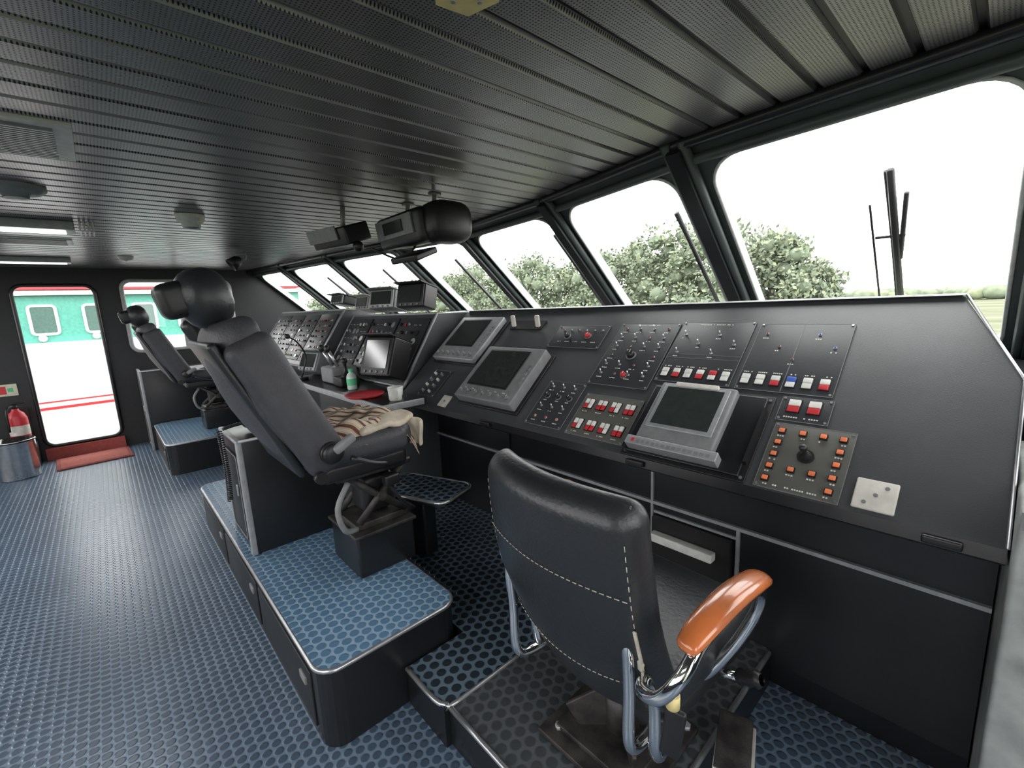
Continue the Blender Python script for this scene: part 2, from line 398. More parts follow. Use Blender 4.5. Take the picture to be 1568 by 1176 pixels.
def knob(b,x,s,r=.011,h=.006,hh=.018,m=BLK2):
    pcyl(b,x,s,h,h+.003,r*1.35,GRY); pcyl(b,x,s,h+.003,h+hh,r,m,r*.85); pbox(b,x-.0012,x+.0012,s,s+r*.9,h+hh,h+hh+.001,WHT)
def toggle(b,x,s,h=.006):
    pcyl(b,x,s,h,h+.004,.006,ALU,seg=8); b.cyl(CP(x,s,h+.004),CP(x,s+.006,h+.02),.002,ALU,.003,seg=8)
def lamp(b,x,s,m,r=.006,h=.006): pcyl(b,x,s,h,h+.004,r,ALU,seg=10); pcyl(b,x,s,h+.004,h+.007,r*.75,m,r*.5,seg=10)
BLU=mat('blue_lens',(.05,.12,.5),.3); DRD=mat('dark_red_lens',(.25,.02,.02),.3)
b=B('control_panel'); plate(b,-1.63,-1.30,.505,.66)
knob(b,-1.53,.58,.014); knob(b,-1.40,.585,.014,m=RED); 
for i in range(6): lamp(b,-1.58+.05*i,.625,random.choice([GRY,DRD,GRY])); 
for i in range(5): label(b,-1.57+.055*i,.545,.03)
b.done()
b=B('control_panel'); plate(b,-1.24,-.945,.30,.675)
for i in range(4):
    for j in range(6):
        x=-1.20+.07*i; s=.64-.055*j
        if i in(1,2) and j==3: continue
        (toggle if (i+j)%3 else lambda bb,xx,ss:lamp(bb,xx,ss,DRD))(b,x,s); label(b,x,s-.022,.028)
knob(b,-1.10,.475,.018,hh=.024); knob(b,-1.08,.36,.012,m=RED); label(b,-1.1,.663,.12)
b.done()
b=B('control_panel'); plate(b,-1.45,-1.235,.035,.288)
for i in range(3):
    for j in range(4):
        x=-1.41+.065*i; s=.255-.058*j
        if j==1: knob(b,x,s,.011)
        elif j==3: lamp(b,x,s,RED if i==1 else ORG,.007)
        else: toggle(b,x,s)
        label(b,x,s-.022,.026)
b.done()
b=B('switch_panel'); plate(b,-1.205,-.925,.03,.245,OLV)
for j in range(2):
    for i in range(4):
        x=-1.165+.066*i; s=.19-.105*j
        rocker(b,x-.010,s,.017,.045); rocker(b,x+.012,s,.017,.045,bot=RED if i%2 else WHT); label(b,x,s-.038,.03)
b.done()
b=B('switch_panel'); plate(b,-.935,-.645,.355,.685)
label(b,-.79,.668,.14)
for i in range(4):
    for j in range(3): 
        if (i+j)%2==0: toggle(b,-.90+.07*i,.61-.05*j); label(b,-.90+.07*i,.59-.05*j,.02)
for i in range(6):
    x=-.905+.047*i; rocker(b,x,.40,.026,.04,bot=RED if i in(1,3) else WHT,top=WHT if i!=4 else RED); label(b,x,.435,.03)
for s in(.48,.50): pbox(b,-.93,-.65,s,s+.0012,.006,.0068,GRY)
b.done()
b=B('switch_panel'); plate(b,-.625,-.335,.355,.675)
for i in range(5):
    for j in range(3):
        if (i*2+j)%3==0: lamp(b,-.59+.055*i,.62-.06*j,BLU if (i+j)%2 else DRD,.005); label(b,-.59+.055*i,.60-.06*j,.02)
for i in range(6):
    x=-.60+.047*i; rocker(b,x,.40,.026,.04,bot=RED if i in(2,5) else WHT,top=BLU if i==3 else WHT); label(b,x,.435,.03)
pbox(b,-.482,-.480,.36,.67,.006,.0068,GRY); b.done()
b=B('switch_panel'); plate(b,-.465,-.325,.248,.343)
for i in range(2):
    rocker(b,-.425+.055*i,.305,.032,.045,bot=RED); label(b,-.425+.055*i,.263,.04)
b.done()
b=B('joystick_panel'); plate(b,-.458,-.25,.004,.237,OLV)
for i in range(4):
    for j in range(5):
        if (i in(0,3)) or j in(0,3): 
            x=-.432+.052*i+(.004 if i in(1,2) else 0); s=.205-.043*j
            if j==4 and i in (1,2): continue
            pbox(b,x-.010,x+.010,s-.009,s+.009,.006,.013,BLK2); pbox(b,x-.008,x+.008,s-.007,s+.007,.013,.017,ORG,bev=.002); label(b,x,s-.016,.02)
pcyl(b,-.352,.13,.006,.012,.022,BLK2); b.lathe([(.016,0),(.014,.008),(.008,.014),(.005,.03),(.009,.034),(.011,.042),(.008,.05),(0,.052)],CP(-.352,.13,.012),BLK2,axis=nn,seg=14)
label(b,-.354,.018,.11); b.done()
b=B('socket_plate'); pbox(b,-.225,-.138,.012,.10,.0005,.010,CRM,bev=.004)
for x,s in((-.20,.03),(-.16,.08),(-.18,.055)): pcyl(b,x,s,.01,.012,.005,GRY,seg=8)
b.done()
b=B('socket_plate'); pbox(b,-2.15,-2.07,.012,.09,.0005,.010,CRM,bev=.004); pcyl(b,-2.11,.05,.01,.012,.006,GRY,seg=8); b.done()
b=B('handset_cradle'); pbox(b,-2.02,-1.76,.63,.70,.0005,.006,BLK2)
for x in(-1.99,-1.79):
    b.rbox((.028,.02,.07),.008,CP(x,.665,.035),CRM,rot=(ang-.5,0,.3),n=1)
b.done()
def display(name,x0,x1,s0,s1,h,mf,scr,knobs=True,tilt=0.):
    b=B(name)
    pbox(b,x0-.015,x1+.015,s0-.012,s1+.012,.0005,.012,BLK2,bev=.004)
    pbox(b,x0,x1,s0,s1,.012,h,mf,bev=.008)
    sx0,sx1,ss0,ss1=scr
    pbox(b,sx0-.012,sx1+.012,ss0-.012,ss1+.012,h,h+.006,BLK2,bev=.003)
    pbox(b,sx0,sx1,ss0,ss1,h+.004,h+.0075,SCR)
    if knobs:
        for i in range(7):
            x=x0+.04+(x1-x0-.08)*i/6; knob(b,x,s0+.035,.009 if i%2 else .012,h=h,hh=.012,m=GRY)
            if i<6: label(b,x+.02,s0+.058,.02,h=h)
        for j in range(6): pbox(b,x1-.035,x1-.018,ss0+.03*j,ss0+.018+.03*j,h,h+.004,GRY,bev=.001)
    return b
b=display('radar_display',-2.50,-2.08,.33,.69,.05,LGR,(-2.44,-2.18,.44,.65)); b.done()
b=display('radar_display',-1.98,-1.535,.07,.43,.07,GRY,(-1.92,-1.63,.16,.39)); b.done()
b=B('crt_monitor')
pbox(b,-.915,-.482,.0,.332,.0005,.008,BLK2,bev=.003); pbox(b,-.905,-.50,.012,.32,.008,.02,BLK,bev=.006)
pbox(b,-.86,-.585,.055,.315,.02,.055,GRY,bev=.01); pbox(b,-.842,-.603,.105,.300,.054,.060,LGR,bev=.004)
pbox(b,-.825,-.62,.12,.288,.058,.0625,SCR); pbox(b,-.80,-.645,.296,.312,.05,.066,CRM,bev=.003)
pbox(b,-.885,-.56,.02,.055,.02,.062,LGR,bev=.004)
for i in range(14): pbox(b,-.84+.019*i,-.828+.019*i,.030,.040,.062,.0635,GRY)
pbox(b,-.86,-.85,.03,.042,.062,.065,RED)
for x in(-.90,-.495):
    for s in(.015,.315): pcyl(b,x,s,.008,.012,.005,ALU,seg=8)
pbox(b,-.50,-.49,.06,.27,.008,.03,BLK2); b.done()
b=B('dimmer_panel'); plate(b,-2.42,-2.25,.06,.26)
for i in range(2):
    for j in range(4): knob(b,-2.38+.07*i,.09+.045*j,.009,m=WHT if (i+j)%2 else GRY)
b.done()
# ------------------------------------------------------------------ side cabinet right + handrail
b=B('side_cabinet'); b.bb(.055,1.13,1.28,1.9,0,.99,MRB,bev=.01); b.bb(.058,1.13,1.275,1.30,.955,.992,GRY); b.done()
b=B('padded_rail'); b.rbox((.10,.10,.10),.045,(.11,1.24,1.045),CRM,n=1,seg=4); b.tube([(.10,1.24,1.04),(.5,1.24,1.04),(.9,1.24,1.04)],.045,CRM,seg=14,smoothn=2)
b.cyl((.3,1.24,1.0),(.3,1.275,.97),.012,CHR); b.done()
# ------------------------------------------------------------------ platforms
b=B('raised_step'); 
b.prism([(-1.352,.64),(-1.11,.64),(-1.11,1.638),(-2.60,1.638),(-2.60,.895),(-1.352,.895)],0,.15,BLK,MATD)
b.prism([(-1.11,.66),(-.464,.66),(-.464,1.638),(-1.11,1.638)],0,.149,BLK,MATG)
b.tube([(-1.35,.64,.147),(-1.17,.64,.147),(-1.12,.66,.147),(-1.105,.70,.147),(-1.105,1.2,.147),(-1.105,1.63,.147)],.009,ALU,seg=8)
b.tube([(-1.10,.66,.147),(-.50,.66,.147),(-.466,.69,.147),(-.464,1.2,.147),(-.464,1.62,.147)],.009,ALU,seg=8)
b.done()
def platform(name,x0,x1,y0,y1,h):
    b=B(name); pl=rrect(x0,x1,y0,y1,.07,6)
    b.prism(pl,0,h-.012,BLK); b.prism(pl,h-.012,h,BLK,MATP)
    b.tube([(p[0],p[1],h-.008) for p in pl+[pl[0]]],.009,ALU,seg=8,smoothn=1,cap=False)
    nx=max(1,int((x1-x0)/.75)); w=(x1-x0-.16)/nx
    for i in range(nx):
        xa=x0+.08+i*w; b.bb(xa+.02,xa+w-.02,y0-.006,y0+.002,.04,h-.05,BLK2,bev=.003); b.bb(xa+w-.12,xa+w-.06,y0-.014,y0-.004,h-.12,h-.09,GRY,bev=.003)
    return b.done()
platform('chair_platform',-3.65,-1.36,.35,.885,.30)
platform('chair_platform',-6.30,-5.1,.29,.95,.30)
def cabinet(name,x0,x1,y0,y1,z0,z1):
    b=B(name); b.bb(x0,x1,y0,y1,z0,z1,BLK,bev=.006)
    b.bb(x1-.022,x1+.006,y0-.012,y0+.014,z0,z1,LGR,bev=.005); b.bb(x0,x0+.014,y0-.008,y0+.01,z0,z1,LGR,bev=.003)
    b.bb(x0-.004,x1+.006,y0-.012,y0+.012,z1-.008,z1+.010,LGR,bev=.005)
    b.tube([(x1+.002,y0,z1+.004),(x1+.002,y1,z1+.004)],.007,LGR,seg=8,smoothn=1)
    b.bb(x0+.05,x1-.06,y0-.008,y0,z0+.06,z1-.08,BLK2,bev=.003)
    pts=rrect(x0+.05,x1-.06,z0+.06,z1-.08,.02,3); b.tube([(p[0],y0-.009,p[1]) for p in pts+[pts[0]]],.003,GRY,seg=5,smoothn=1,cap=False)
    b.bb(x1-.10,x1-.085,y0-.02,y0-.01,(z0+z1)/2,(z0+z1)/2+.06,ALU,bev=.003)
    return b.done()
cabinet('storage_cabinet',-2.72,-2.33,.39,.85,.303,.865)
cabinet('storage_cabinet',-6.72,-6.33,.25,.9,0,.89)
b=B('coiled_phone_cord'); pts=[]
for i in range(420):
    t=i/419; a=t*2*math.pi*34; c=V((-2.55+.05*math.sin(t*3),.355,.89-.36*t)); 
    pts.append(c+V((math.cos(a)*.011,math.sin(a)*.011,0)))
b.tube(pts,.0032,BLK2,seg=5,smoothn=1); b.tube([(-2.55,.37,.895),(-2.55,.42,.905),(-2.55,.5,.91)],.008,BLK2); 
b.rbox((.06,.2,.045),.015,(-2.56,.56,.905),BLK2,n=1); b.done()
# ------------------------------------------------------------------ helm chair
def helm_chair(ox,oy=0.,z0=.302,dz=0.,cloth=True,rz=0.,col=FAB):
    b=B('helm_chair'); b.M=Matrix.Translation((ox,oy+.75,0))@Matrix.Rotation(rz,4,'Z')@Matrix.Translation((0,-.75,dz))
    z0-=dz
    b.rbox((.29,.27,.19),.012,(0,.80,z0+.095),BLK,n=1); b.bb(-.155,.155,.655,.945,z0+.185,z0+.20,RUS,bev=.004)
    zt=z0+.20
    b.bb(-.11,.11,.68,.93,zt,zt+.03,RUS,bev=.005); b.bb(-.12,.12,.62,.92,zt+.24,zt+.27,RUS,bev=.005)
    for x in(-.10,.10):
        b.tube([(x,.70,zt+.03),(x,.92,zt+.24)],.016,RUS,seg=8,smoothn=1); b.tube([(x,.92,zt+.03),(x,.68,zt+.24)],.016,RUS,seg=8,smoothn=1)
        b.cyl((x-.02,.81,zt+.13),(x+.02,.81,zt+.13),.022,RUS)
    b.rbox((.15,.16,.17),.03,(0,.82,zt+.13),BLK2,n=1)
    b.tube([(.12,.68,zt+.02),(.15,.62,zt+.05),(.15,.60,zt+.15),(.13,.66,zt+.24)],.012,GRY,seg=10)
    b.tube([(.14,.82,zt+.20),(.15,.88,zt+.10),(.13,.95,zt+.03)],.008,BLK2)
    b.rbox((.05,.07,.05),.012,(.15,.84,zt+.21),BLK2,n=1); b.rbox((.03,.13,.03),.01,(.14,.88,zt+.27),BLK2,n=1)
    # seat base and cushion
    b.rbox((.38,.36,.07),.02,(0,.73,.81),BLK2,n=1)
    b.rbox((.46,.41,.13),.055,(0,.73,.885),col,n=5,seg=4,deform=lambda p:V((p.x,p.y,p.z+.03*(p.y/.25)**2*.6+.02*(abs(p.x)/.25)**3)))
    for sx in(-1,1): b.rbox((.08,.36,.10),.038,(sx*.21,.72,.905),col,n=3,seg=4)
    # back
    def bd(p):
        t=(p.z+.31)/.62; w=1.-.16*max(0,t-.55)/.45; y=p.y+.05*math.sin(t*math.pi)*-1+.05*(abs(p.x)/.25)**2
        return V((p.x*w,y,p.z))
    rx=.42
    b.rbox((.50,.13,.62),.055,(0,.425,1.135),col,rot=(rx,0,0),n=6,seg=4,deform=bd)
    for sx in(-1,1): b.rbox((.085,.16,.56),.04,(sx*.225,.455,1.11),col,rot=(rx,0,0),n=4,seg=4,deform=lambda p:V((p.x-sx*.05*max(0,p.z),p.y+.03*max(0,-p.z),p.z)))
    b.rbox((.43,.03,.56),.014,(0,.362,1.10),LEA,rot=(rx,0,0),n=2,seg=2)
    R=Matrix.Translation((0,.425,1.135))@Matrix.Rotation(rx,4,'X')
    for k in range(5):
        b.tube([R@V((-.15,.068,-.20+.09*k)),R@V((0,.050,-.20+.09*k)),R@V((.15,.068,-.20+.09*k))],.004,BLK2,seg=6)
    # neck + headrest
    b.rbox((.13,.05,.14),.02,R@V((0,.0,.34)),BLK2,rot=(rx,0,0),n=1)
    b.ell((0,.285,1.505),(.105,.085,.105),LEA,rot=(.2,0,0),pw=.85); b.rbox((.14,.10,.12),.03,(0,.20,1.50),BLK2,rot=(.25,0,0),n=1)
    # folded-up armrests
    for sx in(-1,1):
        b.cyl((sx*.25,.56,.93),(sx*.29,.56,.93),.042,BLK2); b.ell((sx*.29,.56,.93),(.016,.038,.038),BLK2)
    sx=-1
    b.tube([(sx*.31,.56,.94),(sx*.315,.46,1.10),(sx*.315,.30,1.40)],.03,BLK2,seg=10,flat=1.4); b.rbox((.075,.07,.34),.03,(sx*.315,.33,1.28),LEA,rot=(.42,0,0),n=2)
    b.rbox((.03,.09,.035),.012,(.30,.60,.96),GRY,rot=(.5,0,0),n=1); b.cyl((.30,.50,.86),(.325,.50,.86),.022,BLK2)
    b.tube([(.30,.62,.90),(.31,.70,.86),(.30,.76,.84)],.010,BLK2)
    if cloth:
        nx,ny=44,44; vs=[];fs=[]
        for i in range(nx+1):
            for j in range(ny+1):
                x=-.24+.48*i/nx; y=.58+.37*j/ny
                z=.985+.035*noise.noise(V((x*8,y*8,1)))+.022*noise.noise(V((x*20,y*16,4)))
                if x>.18: z-=(x-.18)*1.1
                if y>.90: z-=(y-.90)*1.8
                vs.append((x+.025*noise.noise(V((y*8,x*5,7))),y+.035*noise.noise(V((x*7,y*3,2))),z))
        vi=lambda i,j:i*(ny+1)+j
        for i in range(nx):
            for j in range(ny): fs.append((vi(i,j),vi(i+1,j),vi(i+1,j+1),vi(i,j+1)))
        b.add(vs,fs,CLS,True)
        b.rbox((.10,.26,.03),.014,(.17,.82,.975),CLO,rot=(.05,.25,.1),n=6,deform=lambda p:V((p.x+.01*math.sin(p.y*40),p.y,p.z+.008*math.sin(p.y*55+p.x*30))))
        b.rbox((.11,.022,.13),.01,(.18,.955,.91),CLO,rot=(.15,.15,.1),n=6,deform=lambda p:V((p.x*(1+.2*math.sin(p.z*30)),p.y+.012*math.sin(p.x*60),p.z)))
        b.rbox((.06,.02,.10),.009,(.11,.96,.90),CLO,rot=(.1,-.2,.0),n=5,deform=lambda p:V((p.x,p.y+.012*math.sin(p.x*80),p.z)))
    else: b.tube([(.1,.7,.95),(.2,.75,.97)],.01,BLK2,smoothn=1)
    return b.done()
helm_chair(-1.90)
helm_chair(-5.62,0,dz=-.02,cloth=False)
b=B('footrest'); pl=rrect(-.23,.23,-.13,.13,.05,5)
b.M=Matrix.Translation((-1.96,1.11,0))@Matrix.Rotation(.35,4,'Z')
b.prism(pl,.505,.53,BLK,MATD); b.tube([(p[0],p[1],.525) for p in pl+[pl[0]]],.009,ALU,seg=8,smoothn=1,cap=False)
b.rbox((.12,.10,.35),.015,(-.02,0,.33),BLK,n=1); b.done()
# ------------------------------------------------------------------ office chair
b=B('armchair')
cx=-.60
b.M=Matrix.Translation((cx,.93,-.012))@Matrix.Rotation(-.05,4,'Z')@Matrix.Translation((-cx,-.95,0))
def bd(p):
    t=(p.z+.29)/.58; y=p.y+.055*(abs(p.x)/.22)**2 - .04*math.sin(t*math.pi)
    w=1.0+.05*math.sin(t*math.pi); z=p.z-.025*(abs(p.x)/.22)**2.5*(1 if t>.5 else -.6)-(.05*p.x if t>.5 else 0)
    return V((p.x*w,y,z))
RB=.28
b.rbox((.42,.085,.59),.038,(cx,.72,.815),LEA,rot=(RB,0,0),n=8,seg=4,deform=bd)
R=Matrix.Translation((cx,.72,.815))@Matrix.Rotation(RB,4,'X')
def onback(x,z,off=-.0445): return R@bd(V((x,off,z)))
for z in(.13,-.14):
    for k in range(30):
        xx=-.185+.37*k/29; b.tube([onback(xx,z,-.044),onback(xx+.008,z,-.044)],.0012,STI,seg=4,smoothn=1)
for sx in(-.195,.195):
    for k in range(24):
        zz=-.23+.46*k/23; b.tube([onback(sx,zz,-.038),onback(sx,zz+.010,-.038)],.0012,STI,seg=4,smoothn=1)
b.tube([onback(-.19+.38*k/14,.286,.0) for k in range(15)],.006,LEA,seg=6)
b.rbox((.008,.006,.09),.003,onback(.195,-.02,-.038),STI,rot=(RB,0,0),n=1); b.rbox((.018,.006,.03),.003,onback(.19,-.07,-.038),STI,rot=(RB,.3,0),n=1)
b.rbox((.36,.04,.24),.018,(cx,.80,.62),BLK2,rot=(RB+.25,0,0),n=3)
b.rbox((.46,.46,.11),.045,(cx,1.0,.615),LEA,n=5,seg=4,deform=lambda p:V((p.x,p.y,p.z+.02*(abs(p.x)/.24)**3-.02*(max(0,p.y)/.23)**3)))
b.rbox((.42,.42,.05),.015,(cx,.99,.545),BLK2,n=1)
def sgn_flat(t): return (.62+.45*math.sin(math.pi*t)**.5) if 0<t<1 else .45
for sx,xo in((1,0),(-1,0)):
    K=0 if sx>0 else .08; q=0 if sx>0 else -.04
    X=lambda d:cx+sx*(d+(q if d>.2 else 0))
    b.tube([(X(.17),.86,.535),(X(.175),.76,.52),(X(.178),.70,.55),(X(.18),.695,.68),(X(.18),.69,.80),(X(.17),.71,.83)],.0125,CHR,seg=12,smoothn=6)
    b.tube([(X(.17),.93,.535),(X(.20),.80+K*.3,.50),(X(.215),.735+K*.5,.535),(X(.22),.72+K*.5,.66),(X(.215),.70+K*.6,.73),(X(.235),.66+K,.745),(X(.28),.645+K,.775),(X(.31),.665+K,.83),(X(.315),.72+K,.868),(X(.315),.85+K,.872),(X(.31),.95+K,.85),(X(.30),.985+K,.79),(X(.27),.97+K,.70),(X(.22),.95+K,.60),(X(.18),.94,.555)],.0125,CHR,seg=12,smoothn=6)
    b.tube([(X(.31),.665+K,.875),(X(.315),.72+K,.896),(X(.318),.82+K,.905),(X(.318),.92+K,.892),(X(.31),.965+K,.865)],.026,WOD,seg=16,smoothn=8,flat=.62,rf=sgn_flat)
b.lathe([(.012,0),(.02,.01),(.014,.02),(.02,.03),(.014,.04),(.02,.05),(.012,.06)],(cx+.25,1.02,.56),BLK2,axis=(1,0,.5),seg=14)
b.cyl((cx+.20,1.02,.54),(cx+.25,1.02,.56),.01,CHR)
b.tube([(cx+.30,.68,.82),(cx+.295,.67,.78),(cx+.29,.67,.75)],.005,STI); b.rbox((.035,.012,.10),.006,(cx+.29,.67,.695),BLK2,rot=(0,.12,.4),n=1)
b.cyl((cx+.29,.668,.75),(cx+.29,.668,.775),.012,YEL)
b.M=Matrix.Identity(4)
b.cyl((cx-.06,.98,.185),(cx-.06,.98,.53),.035,BLK2); b.cyl((cx-.06,.98,.185),(cx-.06,.98,.30),.05,RUS,seg=18)
b.bb(cx-.24,cx+.10,.80,1.14,.152,.168,RUS,bev=.004); b.bb(cx-.20,cx+.06,.84,1.10,.168,.185,RUS,bev=.004)
for a in range(4):
    t=a*math.pi/2+math.pi/4; b.rbox((.16,.012,.12),.004,(cx-.06+.07*math.cos(t),.98+.07*math.sin(t),.24),RUS,rot=(0,.5,t),n=1)
    b.cyl((cx-.06+.19*math.cos(t),.98+.19*math.sin(t),.168),(cx-.06+.19*math.cos(t),.98+.19*math.sin(t),.180),.012,LGR,seg=6)
b.bb(cx-.16,cx+.06,.86,1.10,.50,.525,RUS,bev=.004)
b.done()
b=B('floor_pedal'); b.box((-.40,1.14,.19),(.09,.16,.02),RUS,rot=(.3,0,.3),bev=.004); b.box((-.40,1.15,.168),(.10,.18,.012),CRM,rot=(0,0,.3),bev=.003); b.done()
# ------------------------------------------------------------------ centre desk and left consoles
b=B('helm_desk'); b.bb(-4.0,-2.63,1.08,1.415,.885,.92,BLK,bev=.008); b.bb(-2.64,-2.26,1.08,1.34,.885,.92,BLK,bev=.008); b.bb(-4.0,-2.26,1.07,1.085,.885,.922,LGR,bev=.004); b.bb(-2.27,-2.255,1.08,1.34,.885,.922,LGR,bev=.004)
b.bb(-3.6,-2.66,1.2,1.34,0,.885,BLK); b.done()
def slope_console(name,x0,x1,y0,z0,y1,z1,yb,cheek=True):
    b=B(name); b.prism([(y0,z0),(y1,z1),(yb,z1),(yb,.0),(y0+.25,.0),(y0+.25,z0-.12),(y0,z0-.04)],x0,x1,CON,axis='x')
    d=V((0,y1-y0,z1-z0)); L=d.length; d.normalize(); n=V((0,-d.z,d.y)); an=math.atan2(d.z,d.y)
    if cheek:
        for x in(x0,x1):
            b.tube([(x,y0,z0),(x,y1,z1),(x,yb,z1)],.010,LGR,seg=6,smoothn=1)
        b.tube([(x0,y1,z1),(x1,y1,z1)],.010,LGR,seg=6,smoothn=1); b.tube([(x0,y0,z0),(x1,y0,z0)],.009,LGR,seg=6,smoothn=1)
    def pb(xa,xb,sa,sb,h0,h1,m,bev=0):
        c=V(((xa+xb)/2,y0,z0))+d*(sa+sb)/2+n*(h0+h1)/2; b.box(c,(abs(xb-xa),abs(sb-sa),abs(h1-h0)),m,rot=(an,0,0),bev=bev)
    def pc(x,s,h0,h1,r,m,r1=None): 
        c=V((x,y0,z0))+d*s; b.cyl(c+n*h0,c+n*h1,r,m,r1,seg=10)
    return b,pb,pc,L
b,pb,pc,L=slope_console('engine_console',-5.9,-4.05,1.32,.96,1.66,1.46,1.95)
for k in range(4):
    xa=-5.85+.44*k; pb(xa,xa+.42,.05,L-.05,0,.008,PAN,bev=.002)
    for i in range(7):
        for j in range(8):
            x=xa+.04+.056*i; s=.09+.056*j; r=random.random()
            if r<.22: pb(x-.009,x+.009,s-.009,s+.009,.008,.016,random.choice([RED,WHT,CRM,DRD,GRY]))
            elif r<.5: pc(x,s,.008,.02,.009,random.choice([BLK2,GRY,ALU]))
            elif r<.62: pb(x-.02,x+.02,s-.016,s+.016,.008,.012,random.choice([WHT,SCR,GRY]))
            else: pb(x-.014,x+.014,s-.002,s+.001,.008,.0088,WHT)
b.done()
b,pb,pc,L=slope_console('helm_console',-4.0,-2.64,1.42,.93,1.72,1.40,1.98)
for k,(xa,xb) in enumerate(((-3.97,-3.55),(-3.52,-3.1),(-3.07,-2.68))):
    pb(xa,xb,.03,L-.04,0,.012,PAN,bev=.003)
    for i in range(6):
        for j in range(7):
            x=xa+.04+.066*i; s=.07+.065*j; r=random.random()
            if x>xb-.03: continue
            if r<.2: pb(x-.010,x+.010,s-.010,s+.010,.012,.02,random.choice([RED,WHT,GRY,CRM,BLU]))
            elif r<.55: pc(x,s,.012,.03,.011,random.choice([BLK2,GRY,ALU]))
            elif r<.7: pc(x,s,.012,.018,.024,random.choice([WHT,GRY,BLK2])) 
            else: pb(x-.016,x+.016,s-.002,s+.001,.012,.0128,WHT)
b.done()
def hood(name,x,y,z,w,h,dp,m=BLK2,mf=LGR,rx=-.25,rz=0.):
    b=B(name); b.M=Matrix.Translation((x,y,z))@Matrix.Rotation(rz,4,'Z')@Matrix.Rotation(rx,4,'X')
    b.rbox((w,dp,h),.012,(0,0,h/2),m,n=1); b.box((0,-dp/2-.004,h/2),(w*.94,.01,h*.92),mf,bev=.003); b.box((0,-dp/2-.010,h*.54),(w*.78,.006,h*.70),SCR)
    for i in range(4): b.cyl((w*(-.3+.2*i),-dp/2-.008,h*.1),(w*(-.3+.2*i),-dp/2-.016,h*.1),.008,GRY,seg=8)
    b.bb(-w*.5,w*.5,-dp/2-.05,dp/2,h,h+.008,m)
    return b.done()
hood('gyro_repeater',-3.42,1.76,1.435,.28,.15,.16,GRY,LGR,rz=.3)
hood('chart_display',-2.98,1.76,1.435,.27,.17,.14,BLK2,BLK2,rz=.3)
hood('echo_sounder',-3.75,1.76,1.435,.26,.11,.16,CRM,LGR)
hood('plotter_display',-2.72,1.32,1.0,.26,.26,.16,BLK2,BLK2,rx=-.35,rz=.3)
hood('radio_set',-3.85,1.26,.95,.26,.16,.14,GRY,LGR,rx=-.4,rz=.2)
hood('ais_display',-4.3,1.76,1.50,.3,.08,.14,BLK2,LGR)
b=B('throttle_lever'); b.rbox((.22,.2,.12),.02,(-3.35,1.28,.985),GRY,rot=(0,0,0),n=1)
for x in(-3.41,-3.30): b.cyl((x,1.26,1.03),(x,1.20,1.16),.012,ALU); b.ell((x,1.19,1.18),(.022,.022,.03),BLK2)
b.done()
b=B('microphone'); b.cyl((-3.75,1.13,.922),(-3.75,1.13,.94),.05,BLK2); b.tube([(-3.75,1.13,.94),(-3.75,1.18,1.1),(-3.72,1.12,1.22),(-3.68,1.05,1.27)],.006,BLK2); b.ell((-3.67,1.04,1.275),(.02,.02,.02),BLK2); b.done()
b=B('joystick'); b.rbox((.14,.14,.07),.015,(-3.13,1.24,.957),BLK2,n=1); b.lathe([(.035,0),(.02,.02),(.01,.04),(.012,.09),(.02,.10),(.02,.12),(0,.13)],(-3.13,1.24,.99),BLK2); b.done()
b=B('drink_bottle'); b.lathe([(0,0),(.03,0),(.033,.01),(.033,.05),(.031,.055),(.033,.06),(.033,.085),(.025,.105),(.013,.115),(.013,.12)],(-2.94,1.20,.921),BOT); b.lathe([(.034,.03),(.034,.075)],(-2.94,1.20,.921),GRN); b.lathe([(.016,.118),(.016,.14),(0,.14)],(-2.94,1.20,.921),GRN); b.done()
b=B('coffee_cup'); b.lathe([(0,0),(.032,0),(.036,.01),(.042,.08),(.039,.08),(.034,.012),(0,.01)],(-2.34,1.2,.921),WHT); b.tube([(-2.30,1.19,.985),(-2.27,1.18,.975),(-2.275,1.18,.945),(-2.30,1.19,.94)],.005,WHT); b.done()
b=B('coffee_cup'); b.lathe([(0,0),(.03,0),(.034,.01),(.038,.06),(.035,.06),(.03,.012),(0,.01)],(-2.45,1.27,.921),WHT); b.tube([(-2.42,1.26,.97),(-2.39,1.25,.96),(-2.395,1.25,.94),(-2.42,1.26,.935)],.005,WHT); b.done()
b=B('red_tray'); b.lathe([(0,0),(.10,0),(.12,.015),(.117,.018),(.098,.006),(0,.006)],(-2.62,1.14,.921),RED); b.done()
# ------------------------------------------------------------------ ceiling equipment
b=B('overhead_display'); b.rbox((.46,.22,.17),.03,(-2.25,1.36,1.87),BLK2,rot=(.15,0,0),n=1)
b.ell((-2.02,1.41,1.87),(.10,.13,.105),BLK2,pw=.6); b.box((-2.27,1.245,1.87),(.38,.012,.10),GRY,rot=(.15,0,0)); b.box((-2.27,1.236,1.87),(.20,.008,.06),SCR,rot=(.15,0,0))
for x in(-2.4,-2.12): b.tube([(x,1.4,1.92),(x,1.42,CH)],.012,LGR,smoothn=1); b.cyl((x,1.42,CH-.01),(x,1.42,CH),.035,GRY)
b.rbox((.24,.16,.035),.01,(-2.28,1.36,1.73),BLK2,rot=(.35,0,.1),n=1); b.tube([(-2.3,1.4,1.8),(-2.4,1.35,1.72),(-2.45,1.2,1.78)],.006,BLK2); b.done()
b=B('overhead_speaker'); b.rbox((.34,.17,.10),.012,(-2.68,1.12,1.875),BLK2,rot=(.3,0,.2),n=1); b.box((-2.70,1.02,1.872),(.28,.008,.075),GRY,rot=(.3,0,.2))
b.tube([(-2.68,1.14,1.93),(-2.68,1.15,CH)],.014,LGR,smoothn=1); b.ell((-2.52,1.15,1.80),(.03,.03,.03),BLK2); b.done()
